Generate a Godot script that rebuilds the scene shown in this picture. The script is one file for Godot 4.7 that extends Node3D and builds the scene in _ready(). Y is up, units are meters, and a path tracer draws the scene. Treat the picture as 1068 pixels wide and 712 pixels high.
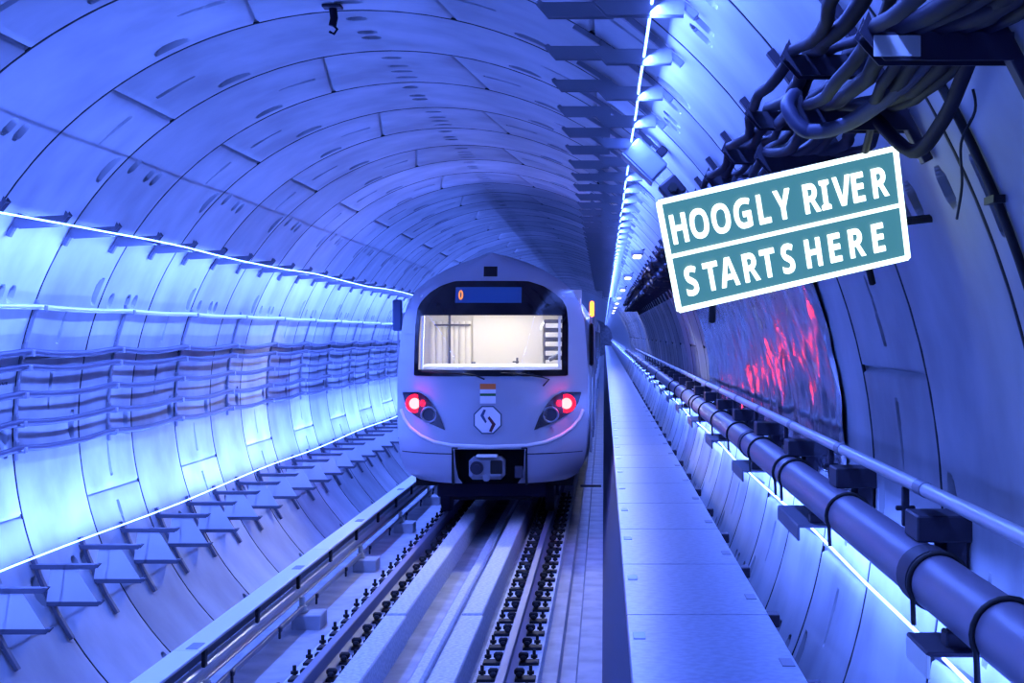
extends Node3D

# Tunnel axis runs along -z through (0, CY); y = 0 is the trackbed.
const CY := 2.15
const R := 2.775
const RING := 1.4
const RINGS := 50
const Z0 := -2.8            # near boundary of the first ring that is built piece by piece
const FPX := 1600.0         # focal length in pixels of the 1068 x 712 frame
const CAM := Vector3(1.54, 2.86, 0.0)
const LED := Color(0.335, 0.468, 1.0)

var M := {}
var taken := {}
var rng := RandomNumberGenerator.new()


class MB:
	var v := PackedVector3Array()
	var n := PackedVector3Array()
	var ix := PackedInt32Array()

	func tri(a: Vector3, b: Vector3, c: Vector3) -> void:
		var k := v.size()
		var m := (b - a).cross(c - a).normalized()
		for p in [a, b, c]:
			v.append(p)
			n.append(m)
		ix.append_array([k, k + 2, k + 1])

	func quad(a: Vector3, b: Vector3, c: Vector3, d: Vector3) -> void:
		var k := v.size()
		var m := (c - a).cross(d - b).normalized()
		for p in [a, b, c, d]:
			v.append(p)
			n.append(m)
		ix.append_array([k, k + 2, k + 1, k, k + 3, k + 2])

	func box(c: Vector3, s: Vector3, ch := 0.0, bs := Basis()) -> MB:
		var h := s / 2.0
		var q := minf(ch, minf(h.x, minf(h.y, h.z)) * 0.9)
		var P := func(x: float, y: float, z: float) -> Vector3: return c + bs * Vector3(x, y, z)
		for ax in 3:
			var b1 := (ax + 1) % 3
			var b2 := (ax + 2) % 3
			for sg in [-1.0, 1.0]:
				var pts := []
				for uv in [[-1, -1], [1, -1], [1, 1], [-1, 1]]:
					var p := Vector3.ZERO
					p[ax] = sg * h[ax]
					p[b1] = uv[0] * (h[b1] - q)
					p[b2] = uv[1] * (h[b2] - q)
					pts.append(P.call(p.x, p.y, p.z))
				if sg > 0:
					quad(pts[0], pts[1], pts[2], pts[3])
				else:
					quad(pts[3], pts[2], pts[1], pts[0])
		if q <= 0.0:
			return self
		for ax in 3:
			var b1 := (ax + 1) % 3
			var b2 := (ax + 2) % 3
			for s1 in [-1.0, 1.0]:
				for s2 in [-1.0, 1.0]:
					var e := []
					for w in [[0, -1.0], [0, 1.0], [1, 1.0], [1, -1.0]]:
						var p := Vector3.ZERO
						p[ax] = w[1] * (h[ax] - q)
						p[b1] = s1 * (h[b1] - (q if w[0] == 1 else 0.0))
						p[b2] = s2 * (h[b2] - (0.0 if w[0] == 1 else q))
						e.append(P.call(p.x, p.y, p.z))
					if s1 * s2 < 0:
						quad(e[0], e[1], e[2], e[3])
					else:
						quad(e[3], e[2], e[1], e[0])
		for sx in [-1.0, 1.0]:
			for sy in [-1.0, 1.0]:
				for sz in [-1.0, 1.0]:
					var a: Vector3 = P.call(sx * h.x, sy * (h.y - q), sz * (h.z - q))
					var b: Vector3 = P.call(sx * (h.x - q), sy * h.y, sz * (h.z - q))
					var d: Vector3 = P.call(sx * (h.x - q), sy * (h.y - q), sz * h.z)
					if sx * sy * sz > 0:
						tri(a, b, d)
					else:
						tri(a, d, b)
		return self

	func beam(a: Vector3, b: Vector3, w: float, t: float, up := Vector3.UP, ch := 0.0) -> MB:
		var z := (b - a).normalized()
		var x := up.cross(z).normalized()
		var y := z.cross(x)
		return box((a + b) / 2.0, Vector3(w, t, a.distance_to(b)), ch, Basis(x, y, z))

	func tube(pts: Array, r: float, sides := 8, caps := true) -> MB:
		var k := v.size()
		var ref := Vector3.UP
		if absf((pts[1] - pts[0]).normalized().y) > 0.9:
			ref = Vector3.RIGHT
		for i in pts.size():
			var t: Vector3 = (pts[mini(i + 1, pts.size() - 1)] - pts[maxi(i - 1, 0)]).normalized()
			var x := ref.cross(t).normalized()
			var y := t.cross(x)
			ref = y
			for j in sides:
				var a := TAU * j / sides
				var d := x * cos(a) + y * sin(a)
				v.append(pts[i] + d * r)
				n.append(d)
		for i in pts.size() - 1:
			for j in sides:
				var a := k + i * sides + j
				var b := k + i * sides + (j + 1) % sides
				ix.append_array([a, b + sides, b, a, a + sides, b + sides])
		if caps:
			for e in [0, pts.size() - 1]:
				var t: Vector3 = (pts[0] - pts[1]).normalized() if e == 0 else (pts[e] - pts[e - 1]).normalized()
				var c := v.size()
				v.append(pts[e])
				n.append(t)
				for j in sides:
					v.append(v[k + e * sides + j])
					n.append(t)
				for j in sides:
					if e == 0:
						ix.append_array([c, c + 1 + j, c + 1 + (j + 1) % sides])
					else:
						ix.append_array([c, c + 1 + (j + 1) % sides, c + 1 + j])
		return self

	# polygon in the plane of X and Y, pushed out along Z by t (starting at o)
	func prism(poly: PackedVector2Array, o: Vector3, X: Vector3, Y: Vector3, Z: Vector3, t: float) -> MB:
		var p := poly.duplicate()
		if Geometry2D.is_polygon_clockwise(p):
			p.reverse()
		if X.cross(Y).dot(Z) < 0:
			p.reverse()
		var tr := Geometry2D.triangulate_polygon(p)
		var at := func(q: Vector2, d: float) -> Vector3: return o + X * q.x + Y * q.y + Z * d
		for i in range(0, tr.size(), 3):
			var a: Vector3 = at.call(p[tr[i]], t)
			var b: Vector3 = at.call(p[tr[i + 1]], t)
			var c: Vector3 = at.call(p[tr[i + 2]], t)
			if (b - a).cross(c - a).dot(Z) < 0:
				var s := b
				b = c
				c = s
			tri(a, b, c)
			tri(a - Z * t, c - Z * t, b - Z * t)
		for i in p.size():
			var j := (i + 1) % p.size()
			quad(at.call(p[i], 0.0), at.call(p[j], 0.0), at.call(p[j], t), at.call(p[i], t))
		return self

	# grid of points g[i][j]; smooth normals from neighbours; 'flip' turns the face over
	func grid(g: Array, flip := false) -> MB:
		var k := v.size()
		var ni := g.size()
		var nj: int = g[0].size()
		for i in ni:
			for j in nj:
				var du: Vector3 = g[mini(i + 1, ni - 1)][j] - g[maxi(i - 1, 0)][j]
				var dv: Vector3 = g[i][mini(j + 1, nj - 1)] - g[i][maxi(j - 1, 0)]
				var m := du.cross(dv).normalized()
				v.append(g[i][j])
				n.append(-m if flip else m)
		for i in ni - 1:
			for j in nj - 1:
				var a := k + i * nj + j
				if flip:
					ix.append_array([a, a + nj, a + nj + 1, a, a + nj + 1, a + 1])
				else:
					ix.append_array([a, a + nj + 1, a + nj, a, a + 1, a + nj + 1])
		return self

	func mesh() -> ArrayMesh:
		var a := []
		a.resize(Mesh.ARRAY_MAX)
		a[Mesh.ARRAY_VERTEX] = v
		a[Mesh.ARRAY_NORMAL] = n
		a[Mesh.ARRAY_INDEX] = ix
		var m := ArrayMesh.new()
		m.add_surface_from_arrays(Mesh.PRIMITIVE_TRIANGLES, a)
		return m


# ---------------------------------------------------------------- naming
func numbered(called: String) -> String:
	var k: int = taken.get(called, -1) + 1
	taken[called] = k
	return called if k == 0 else "%s_%03d" % [called, k]


func tag(o: Node, label := "", category := "", group := "", kind := "") -> Node:
	if label: o.set_meta("label", label)
	if category: o.set_meta("category", category)
	if group: o.set_meta("group", group)
	if kind: o.set_meta("kind", kind)
	return o


func thing(called: String, label: String, category: String, at := Vector3.ZERO, group := "") -> Node3D:
	var o := Node3D.new()
	o.name = numbered(called)
	add_child(o)
	o.position = at
	tag(o, label, category, group)
	return o


func struct(called: String, label := "") -> Node3D:
	var o := Node3D.new()
	o.name = called
	add_child(o)
	tag(o, label, "", "", "structure")
	return o


func part(called: String, m: Mesh, material: Material, parent: Node3D, at := Vector3.ZERO) -> MeshInstance3D:
	var o := MeshInstance3D.new()
	o.name = called
	o.mesh = m
	o.material_override = material
	o.position = at
	parent.add_child(o, true)
	return o


func nth(k: int) -> String:
	var a := ["nearest", "second", "third", "fourth", "fifth", "sixth", "seventh", "eighth", "ninth", "tenth", "eleventh", "twelfth", "thirteenth", "fourteenth", "fifteenth", "sixteenth", "seventeenth", "eighteenth", "nineteenth", "twentieth"]
	if k < 20:
		return a[k]
	var tens := ["twent", "thirt", "fort", "fift", "sixt", "sevent"]
	var t: int = (k + 1) / 10 - 2
	return tens[t] + ("ieth" if (k + 1) % 10 == 0 else "y-" + ("first" if (k + 1) % 10 == 1 else a[(k + 1) % 10 - 1]))


# ---------------------------------------------------------------- materials
func mat(called: String, c: Color, rough := 0.7, metal := 0.0) -> StandardMaterial3D:
	var m := StandardMaterial3D.new()
	m.resource_name = called
	m.albedo_color = c
	m.roughness = rough
	m.metallic = metal
	M[called] = m
	return m


func glow(called: String, c: Color, e: float, body := Color(0.1, 0.1, 0.1)) -> StandardMaterial3D:
	var m := mat(called, body, 0.4)
	m.emission_enabled = true
	m.emission = c
	m.emission_energy_multiplier = e
	return m


func noise_tex(sd: int, freq: float, lo: float, hi: float, size := 512, mid := 0.5) -> NoiseTexture2D:
	var f := FastNoiseLite.new()
	f.seed = sd
	f.frequency = freq
	f.fractal_octaves = 5
	var g := Gradient.new()
	g.offsets = PackedFloat32Array([0.15, mid, 0.85])
	var md := lerpf(lo, hi, 0.55)
	g.colors = PackedColorArray([Color(lo, lo, lo), Color(md, md, md), Color(hi, hi, hi)])
	var t := NoiseTexture2D.new()
	t.width = size
	t.height = size
	t.seamless = true
	t.noise = f
	t.color_ramp = g
	return t


func tri_map(m: StandardMaterial3D, t: Texture2D, scale: float) -> void:
	m.albedo_texture = t
	m.uv1_triplanar = true
	m.uv1_world_triplanar = true
	m.uv1_scale = Vector3(scale, scale, scale)


func make_materials() -> void:
	var blotch := noise_tex(3, 0.006, 0.80, 1.0)
	var grain := noise_tex(8, 0.05, 0.82, 1.0)
	for k in 4:
		var t: float = [0.62, 0.70, 0.66, 0.76][k]
		var m := mat("lining_concrete_%d" % k, Color(t, t * 1.01, t * 1.03), 0.62)
		tri_map(m, blotch, 0.33)
	var s := mat("slab", Color(0.68, 0.68, 0.70), 0.6)
	tri_map(s, blotch, 0.5)
	s = mat("kerb", Color(0.88, 0.88, 0.89), 0.6)
	tri_map(s, grain, 0.8)
	s = mat("deck", Color(0.54, 0.57, 0.62), 0.30)
	tri_map(s, grain, 0.6)
	mat("steel_rail", Color(0.45, 0.45, 0.52), 0.55, 0.5)
	mat("rusty_dark", Color(0.10, 0.09, 0.10), 0.7, 0.2)
	mat("galvanised", Color(0.50, 0.51, 0.54), 0.5, 0.5)
	mat("zinc_plate", Color(0.84, 0.84, 0.86), 0.6)
	mat("walkway_face_shaded", Color(0.30, 0.31, 0.40), 0.6)  # dark tone puts the shade on the walkway side into its colour
	mat("dark_steel", Color(0.15, 0.14, 0.20), 0.6, 0.2)
	mat("dull_steel", Color(0.36, 0.37, 0.42), 0.55, 0.3)
	mat("cable_sheath", Color(0.085, 0.07, 0.14), 0.65).metallic_specular = 0.25
	mat("cable_grey", Color(0.15, 0.16, 0.25), 0.6)
	mat("black_rubber", Color(0.035, 0.035, 0.04), 0.6)
	mat("pipe_paint", Color(0.42, 0.40, 0.46), 0.42, 0.1)
	mat("handrail", Color(0.70, 0.71, 0.72), 0.35, 0.3)
	mat("cover_board", Color(0.86, 0.86, 0.86), 0.45)
	mat("pale_paint", Color(0.83, 0.82, 0.76), 0.6)
	mat("box_paint", Color(0.45, 0.47, 0.52), 0.5)
	mat("white_mark", Color(0.92, 0.92, 0.92), 0.5)
	var p := mat("car_paint", Color(0.62, 0.63, 0.67), 0.35, 0.0)
	p.clearcoat_enabled = true
	p.clearcoat = 0.6
	p.clearcoat_roughness = 0.08
	p = mat("mask_black", Color(0.03, 0.03, 0.05), 0.12)
	mat("under_black", Color(0.03, 0.03, 0.035), 0.8)
	mat("cab_cream", Color(0.88, 0.87, 0.83), 0.6)
	mat("cab_white", Color(0.88, 0.88, 0.88), 0.5)
	mat("cab_dark", Color(0.22, 0.21, 0.26), 0.5)
	mat("lens_dark", Color(0.10, 0.07, 0.13), 0.15)
	mat("chrome", Color(0.60, 0.60, 0.64), 0.4, 0.8)
	mat("saffron", Color(0.90, 0.45, 0.15), 0.5)
	mat("flag_green", Color(0.06, 0.40, 0.14), 0.5)
	mat("emblem_white", Color(0.88, 0.88, 0.88), 0.5)
	mat("emblem_rim", Color(0.25, 0.32, 0.38), 0.5)
	mat("emblem_blue", Color(0.20, 0.28, 0.42), 0.5)
	mat("emblem_maroon", Color(0.30, 0.06, 0.12), 0.5)
	mat("sign_case", Color(0.05, 0.06, 0.06), 0.5)
	mat("display_glass", Color(0.20, 0.36, 0.55), 0.25)
	mat("stencil", Color(0.25, 0.26, 0.30), 0.7)
	var gl := mat("window_glass", Color(0.9, 0.95, 1.0, 0.08), 0.02)
	gl.transparency = BaseMaterial3D.TRANSPARENCY_ALPHA
	var film := mat("plastic_film", Color(0.40, 0.40, 0.46), 0.16)
	film.clearcoat_enabled = true
	film.clearcoat = 0.5
	film.clearcoat_roughness = 0.1
	glow("led_tube", LED, 14.0)
	glow("sign_panel", Color(0.26, 0.52, 0.60), 0.9, Color(0.02, 0.05, 0.06))
	glow("sign_tube", Color(0.86, 0.96, 0.94), 2.2)
	glow("tail_core", Color(1.0, 0.42, 0.42), 5.0)
	glow("tail_lens", Color(1.0, 0.05, 0.14), 3.5, Color(0.3, 0.02, 0.04))
	glow("amber_lamp", Color(1.0, 0.50, 0.16), 5.0)
	glow("amber_digit", Color(1.0, 0.62, 0.30), 0.9)
	glow("lamp_white", Color(0.90, 0.92, 1.0), 5.0)
	glow("cab_lamp", Color(1.0, 0.95, 0.86), 4.0)


func area(parent: Node3D, called: String, at: Vector3, facing: Vector3, along: Vector3, sx: float, sy: float, c: Color, e: float) -> void:
	var l := AreaLight3D.new()
	l.name = called
	l.area_size = Vector2(sx, sy)
	l.light_color = c
	l.light_energy = e
	l.area_range = 40.0
	l.shadow_enabled = true
	var z := -facing.normalized()
	var x := (along - z * along.dot(z)).normalized()
	l.transform = Transform3D(Basis(x, z.cross(x), z), at)
	parent.add_child(l, true)


func on_wall(deg: float, r: float, z := 0.0) -> Vector3:
	var a := deg_to_rad(deg)
	return Vector3(cos(a) * r, CY + sin(a) * r, z)


# ---------------------------------------------------------------- main
func _ready() -> void:
	rng.seed = 20240307
	var cam := Camera3D.new()
	cam.name = "camera"
	cam.position = CAM
	cam.projection = Camera3D.PROJECTION_FRUSTUM
	cam.near = 0.1
	cam.far = 600.0
	cam.size = 0.1 * 712.0 / FPX
	cam.frustum_offset = Vector2(-96.0, -8.0) / FPX * 0.1
	add_child(cam)
	cam.current = true
	var we := WorldEnvironment.new()
	we.name = "world_environment"
	var e := Environment.new()
	e.background_mode = Environment.BG_COLOR
	e.background_color = Color(0, 0, 0)
	e.tonemap_mode = Environment.TONE_MAPPER_LINEAR
	e.tonemap_exposure = 1.16
	e.sdfgi_enabled = true
	e.ssao_enabled = true
	e.ssil_enabled = true
	we.environment = e
	add_child(we)

	make_materials()
	led_strips()
	tunnel()
	floor_and_track()
	walkway()
	train()
	left_wall()
	right_wall()
	ceiling_brackets()
	cable_run()
	sign_board()
	small_things()


# four runs of LED tube along the walls; each piece of tube has an area light of its own size in front of it
func led_strips() -> void:
	# angle on the wall, radius, which way along the wall it shines, how far it leans into the tunnel, energy of a piece
	var runs := [
		["upper left wall under the bracket arms", 144.51, 2.47, 1.0, 0.15, 30.0],
		["lower left wall above the shelf brackets", 199.41, 2.47, -1.0, -0.15, 25.0],
		["ceiling right of the crown between the brackets", 49.5, 2.66, -1.0, 0.15, 18.0],
		["lower right wall beneath the large pipe", 354.15, 2.58, -0.25, -1.0, 12.0],
	]
	for r in runs:
		var t := thing("led_strip", "glowing bluish white LED light strip along " + r[0], "light strip", Vector3.ZERO)
		var a := deg_to_rad(r[1])
		var inward := Vector3(-cos(a), -sin(a), 0)
		var tang: Vector3 = Vector3(-sin(a), cos(a), 0) * r[3]
		var dir: Vector3 = (inward * r[4] + tang).normalized()
		var m := MB.new()
		var z := 2.0
		var k := 0
		while z > -220.0:
			var step := 7.0 if z > -60.0 else 24.0
			var p := []
			for i in 8:
				var zz := z - step * i / 7.0
				p.append(on_wall(r[1], r[2], zz) + inward * 0.006 * sin(zz * 2.1 + r[1]) + Vector3(0, 0.012 * sin(zz * 0.9 + r[1]), 0))
			part("tube", MB.new().tube(p, 0.006, 6, true).mesh(), M.led_tube, t)
			area(t, "tube_light", on_wall(r[1], r[2], z - step / 2) + dir * 0.02, dir, Vector3(0, 0, 1), step, 0.04, LED, r[5] * (1.0 if z > -60.0 else 1.2))
			z -= step
			k += 1


# ---------------------------------------------------------------- lining
func pocket_lines(a: float, b: float, k: int) -> Array:
	var o := []
	for i in k + 1:
		o.append(lerpf(a, b, i / float(k)))
	return o


# one precast segment between angles (near a0..a1, far b0..b1), inner face with chamfered edges and bolt pockets
func segment_mesh(a0: float, a1: float, b0: float, b1: float, small := false) -> ArrayMesh:
	var arc := deg_to_rad((a1 - a0 + b1 - b0) / 2.0) * R
	var us := [0.0, 0.007, 0.02, arc - 0.02, arc - 0.007, arc]
	var vs := [0.0, 0.007, 0.02, RING - 0.02, RING - 0.007, RING]
	var pk := []    # kind, u, v, half u, half v, depth
	if small:
		for q in [0.2, 0.45, 0.62, 0.82]:
			pk.append(["round", arc / 2, RING * q, 0.08, 0.045, 0.15])
	else:
		for s in [0, 1]:
			pk.append(["slot", (0.26 if s == 0 else arc - 0.26), RING * 0.5, 0.15, 0.034, 0.22])
			pk.append(["moon", (0.56 if s == 0 else arc - 0.56), RING * 0.87, 0.12, 0.07, 0.24])
		for q in [0.18, 0.5, 0.64]:
			pk.append(["round", arc / 2, RING * q, 0.065, 0.06, 0.22])
	for p in pk:
		us.append_array(pocket_lines(p[1] - p[3], p[1] + p[3], 12))
		us.append_array([p[1] - p[3] - 0.006, p[1] + p[3] + 0.006])
		vs.append_array(pocket_lines(p[2] - p[4], p[2] + p[4], 10))
		vs.append_array([p[2] - p[4] - 0.006, p[2] + p[4] + 0.006])
	var x := 0.0
	while x < arc:
		us.append(x)
		x += 0.16
	us.sort()
	vs.sort()
	var uu := []
	for q in us:
		if uu.is_empty() or q - uu[-1] > 0.0035:
			uu.append(q)
	uu[-1] = arc
	var vv := []
	for q in vs:
		if vv.is_empty() or q - vv[-1] > 0.0035:
			vv.append(q)
	vv[-1] = RING
	var g := []
	for u in uu:
		var row := []
		for w in vv:
			var d := 0.0
			var e := minf(minf(u, arc - u), minf(w, RING - w))
			if e < 0.0199:
				d = 0.03 if e < 0.0069 else (0.03 if e < 0.0001 else 0.022) if e < 0.0071 else 0.0
			for p in pk:
				var pu: float = (u - p[1]) / p[3]
				var pv: float = (w - p[2]) / p[4]
				if absf(pu) > 1.01 or absf(pv) > 1.01:
					continue
				match p[0]:
					"slot":
						var side := 1.0 if p[1] < arc / 2 else -1.0
						var run := clampf((1.0 - pu * side) / 2.0, 0.0, 1.0)
						var wd := 1.0 - 0.55 * (1.0 - run)
						if absf(pu) < 0.99 and absf(pv) < wd:
							d = maxf(d, p[5] * (0.25 + 0.75 * run) * smoothstep(wd, wd - 0.22, absf(pv)) * smoothstep(1.0, 0.85, absf(pu)))
					"moon":
						var rr := Vector2(pu, (pv - 1.0) * 0.5).length()
						if pv < 0.99:
							d = maxf(d, p[5] * smoothstep(1.0, 0.85, rr))
					"round":
						d = maxf(d, p[5] * smoothstep(1.0, 0.80, Vector2(pu, pv).length()))
			var f: float = u / arc
			var q: float = w / RING
			var ang := deg_to_rad(lerpf(lerpf(a0, a1, f), lerpf(b0, b1, f), q))
			row.append(Vector3(cos(ang) * (R + d), sin(ang) * (R + d), -w))
		g.append(row)
	return MB.new().grid(g, true).mesh()


func tunnel() -> void:
	var w := struct("wall_tunnel", "round tunnel lining of precast concrete segments")
	var kn := 9.6
	var kf := 13.2
	var c := 91.0
	# the ring with its key stone at the crown, and the ring with its key stone under the track
	var a := [
		[c - kn, c + kn, c - kf, c + kf, true],
		[c + kn, 169.0, c + kf, 169.0, false],
		[169.0, 236.5, 169.0, 236.5, false],
		[304.0, 371.5, 304.0, 371.5, false],
		[11.5, c - kn, 11.5, c - kf, false],
	]
	var b := [
		[57.9, 125.4, 57.9, 125.4, false],
		[125.4, 192.9, 125.4, 192.9, false],
		[192.9, 260.4, 192.9, 260.4, false],
		[282.9, 350.4, 282.9, 350.4, false],
		[-9.6, 57.9, -9.6, 57.9, false],
	]
	var ma := a.map(func(s): return segment_mesh(s[0], s[1], s[2], s[3], s[4]))
	var mb := b.map(func(s): return segment_mesh(s[0], s[1], s[2], s[3], s[4]))
	var gp := []
	for i in 97:
		var t := deg_to_rad(lerpf(-50.0, 230.0, i / 96.0))
		gp.append(Vector3(cos(t), sin(t), 0) * (R + 0.006))
	var gasket := MB.new().tube(gp, 0.009, 5, false).mesh()
	for k in RINGS:
		for i in 5:
			var q: Mesh = ma[i] if k % 2 == 0 else mb[i]
			part("lining_segment", q, M["lining_concrete_%d" % rng.randi_range(0, 3)], w, Vector3(0, CY, Z0 - k * RING))
		part("joint_gasket", gasket, M.black_rubber, w, Vector3(0, CY, Z0 - k * RING))
	# smooth lining behind the camera and far down the tunnel, where rings can no longer be told apart
	var near := part("lining_behind", tube_shell(R, 9.0, Z0, 3).mesh(), M.lining_concrete_1, w)
	near.set_meta("kind", "stuff")
	var zf := Z0 - RINGS * RING
	var far := MB.new()
	for k in 110:
		var z := zf - k * RING
		shell(far, R, z - 0.012, z - RING + 0.012)
		shell(far, R + 0.03, z + 0.012, z - 0.012)
	part("lining_far", far.mesh(), M.lining_concrete_2, w).set_meta("kind", "stuff")
	part("lining_backing", tube_shell(R + 0.30, 9.0, -235.0, 4).mesh(), M.slab, w).set_meta("kind", "stuff")
	for z in [9.0, -230.0]:
		part("tunnel_end", MB.new().box(Vector3(0, CY, z), Vector3(6.2, 6.2, 0.3)).mesh(), M.slab, w)


func shell(m: MB, r: float, z0: float, z1: float) -> void:
	var g := []
	for i in 65:
		var t := TAU * i / 64.0
		g.append([Vector3(cos(t) * r, CY + sin(t) * r, z0), Vector3(cos(t) * r, CY + sin(t) * r, z1)])
	m.grid(g, true)


func tube_shell(r: float, z0: float, z1: float, steps: int) -> MB:
	var m := MB.new()
	for i in steps:
		shell(m, r, lerpf(z0, z1, i / float(steps)), lerpf(z0, z1, (i + 1) / float(steps)))
	return m


# ---------------------------------------------------------------- floor
func floor_and_track() -> void:
	var f := struct("floor", "concrete trackbed slab of the tunnel")
	var zc := -60.0
	var len := 138.0
	# slab with a gutter between the right rail and the walkway
	var prof := PackedVector2Array([Vector2(-1.72, -0.3), Vector2(1.6, -0.3), Vector2(1.6, 0.02), Vector2(1.32, 0.02), Vector2(1.30, -0.05), Vector2(1.17, -0.05), Vector2(1.15, 0.0), Vector2(-1.74, 0.0)])
	part("slab", MB.new().prism(prof, Vector3(0, 0, 9.0), Vector3.RIGHT, Vector3.UP, Vector3.FORWARD, len).mesh(), M.slab, f)
	for s in [-1.0, 1.0]:
		var x: float = 0.755 * s
		var pl := PackedVector2Array([Vector2(x - 0.29, -0.02), Vector2(x + 0.27, -0.02), Vector2(x + 0.25, 0.075), Vector2(x - 0.27, 0.075)])
		part("rail_plinth", MB.new().prism(pl, Vector3(0, 0, 9.0), Vector3.RIGHT, Vector3.UP, Vector3.FORWARD, len).mesh(), M.kerb, f)
	# kerb blocks between the rails, cast end to end
	for s in [[-0.48, -0.29], [0.22, 0.42]]:
		var z := -4.6
		for k in 7:
			var l := 9.57 if k > 0 else 9.6
			var dy := 0.012 if k == 1 else 0.0
			part("kerb_block", MB.new().box(Vector3((s[0] + s[1]) / 2, 0.115 + dy, z - l / 2), Vector3(s[1] - s[0] + (0.02 if k == 0 else 0.0), 0.29, l - 0.03), 0.012).mesh(), M.kerb, f)
			z -= l
	part("drain_kerb", MB.new().box(Vector3(0.02, 0.04, -40.0), Vector3(0.12, 0.08, 90.0), 0.02).mesh(), M.kerb, f)

	# rails
	var rp := PackedVector2Array([Vector2(-0.07, 0), Vector2(0.07, 0), Vector2(0.07, 0.012), Vector2(0.012, 0.03), Vector2(0.010, 0.125), Vector2(0.035, 0.14), Vector2(0.036, 0.165), Vector2(0.028, 0.172), Vector2(-0.028, 0.172), Vector2(-0.036, 0.165), Vector2(-0.035, 0.14), Vector2(-0.010, 0.125), Vector2(-0.012, 0.03), Vector2(-0.07, 0.012)])
	var plate := MB.new().box(Vector3(0, 0.012, 0), Vector3(0.17, 0.024, 0.17), 0.004).mesh()
	var clip := MB.new().box(Vector3(0, 0.05, 0), Vector3(0.085, 0.055, 0.06), 0.015).box(Vector3(0.0, 0.035, 0.05), Vector3(0.05, 0.04, 0.05), 0.012).box(Vector3(0.0, 0.035, -0.05), Vector3(0.05, 0.04, 0.05), 0.012).mesh()
	var bolt := MB.new().tube([Vector3(0, 0.02, 0), Vector3(0, 0.10, 0)], 0.016, 6).tube([Vector3(0, 0.03, 0), Vector3(0, 0.055, 0)], 0.032, 6).mesh()
	for s in [-1, 1]:
		var t := thing("running_rail", "left running rail of steel beside the power rail" if s < 0 else "right running rail of shiny steel nearest the walkway", "rail", Vector3(0.755 * s, 0.088, 0))
		part("rail_bar", MB.new().prism(rp, Vector3(0, 0, 5.0), Vector3.RIGHT, Vector3.UP, Vector3.FORWARD, 85.0).mesh(), M.steel_rail, t)
		for k in 30:
			var z := -8.0 - k * 0.62
			for q in [-1, 1]:
				var pp := part("fastener", plate, M.rusty_dark, t, Vector3(0.15 * q, -0.013, z))
				part("clip", clip, M.rusty_dark, pp, Vector3(-0.045 * q, 0.02, 0))
				part("bolt", bolt, M.rusty_dark, pp, Vector3(0.045 * q, 0.02, 0.0))

	# power rail with its cover board
	var pr := thing("power_rail", "covered power rail with white cover board left of the track", "rail", Vector3(-1.53, 0, 0))
	var z := -6.0
	for k in 12:
		var l := 5.3
		var cp := PackedVector2Array([Vector2(-0.10, 0.50), Vector2(0.085, 0.50), Vector2(0.095, 0.505), Vector2(0.095, 0.525), Vector2(0.085, 0.53), Vector2(-0.10, 0.53)])
		part("cover_board", MB.new().prism(cp, Vector3(0, 0, z), Vector3.RIGHT, Vector3.UP, Vector3.FORWARD, l - 0.012).mesh(), M.cover_board, pr)
		z -= l
	part("back_board", MB.new().box(Vector3(-0.09, 0.40, -35.0), Vector3(0.02, 0.20, 66.0), 0.004).mesh(), M.galvanised, pr)
	part("conductor_bar", MB.new().box(Vector3(0.03, 0.335, -35.0), Vector3(0.075, 0.06, 66.0), 0.012).box(Vector3(0.03, 0.285, -35.0), Vector3(0.02, 0.06, 66.0)).box(Vector3(0.03, 0.25, -35.0), Vector3(0.085, 0.025, 66.0), 0.006).mesh(), M.handrail, pr)
	part("side_channel", MB.new().box(Vector3(0.13, 0.19, -35.0), Vector3(0.03, 0.05, 66.0), 0.006).mesh(), M.galvanised, pr)
	var post := MB.new().box(Vector3(0.07, 0.43, 0), Vector3(0.03, 0.14, 0.07), 0.006).mesh()
	var hook := MB.new().box(Vector3(0.155, 0.20, 0), Vector3(0.03, 0.05, 0.06), 0.008).box(Vector3(0.15, 0.16, 0), Vector3(0.02, 0.09, 0.03), 0.005).mesh()
	var patch := MB.new().box(Vector3(0.02, 0.532, 0), Vector3(0.09, 0.006, 0.22), 0.002).mesh()
	var ped := MB.new().box(Vector3(0.19, 0.06, 0), Vector3(0.28, 0.16, 0.36), 0.01).mesh()
	var ins := MB.new().tube([Vector3(0.12, 0.13, 0), Vector3(0.12, 0.20, 0)], 0.045, 10).tube([Vector3(0.12, 0.15, 0), Vector3(0.12, 0.165, 0)], 0.06, 10).tube([Vector3(0.12, 0.19, 0), Vector3(0.12, 0.29, 0)], 0.03, 10).mesh()
	for k in 26:
		part("cover_post", post, M.black_rubber, pr, Vector3(0, 0, -7.98 - 1.77 * k))
		part("clamp", hook, M.dark_steel, pr, Vector3(0, 0, -8.5 - 1.77 * k))
	for k in 11:
		part("pedestal", ped, M.slab, pr, Vector3(0, 0, -7.8 - 3.6 * k))
		part("insulator", ins, M.pale_paint, pr, Vector3(0, 0, -7.8 - 3.6 * k))
		part("cover_patch", patch, M.galvanised, pr, Vector3(0, 0, -7.6 - 3.85 * k))


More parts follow.
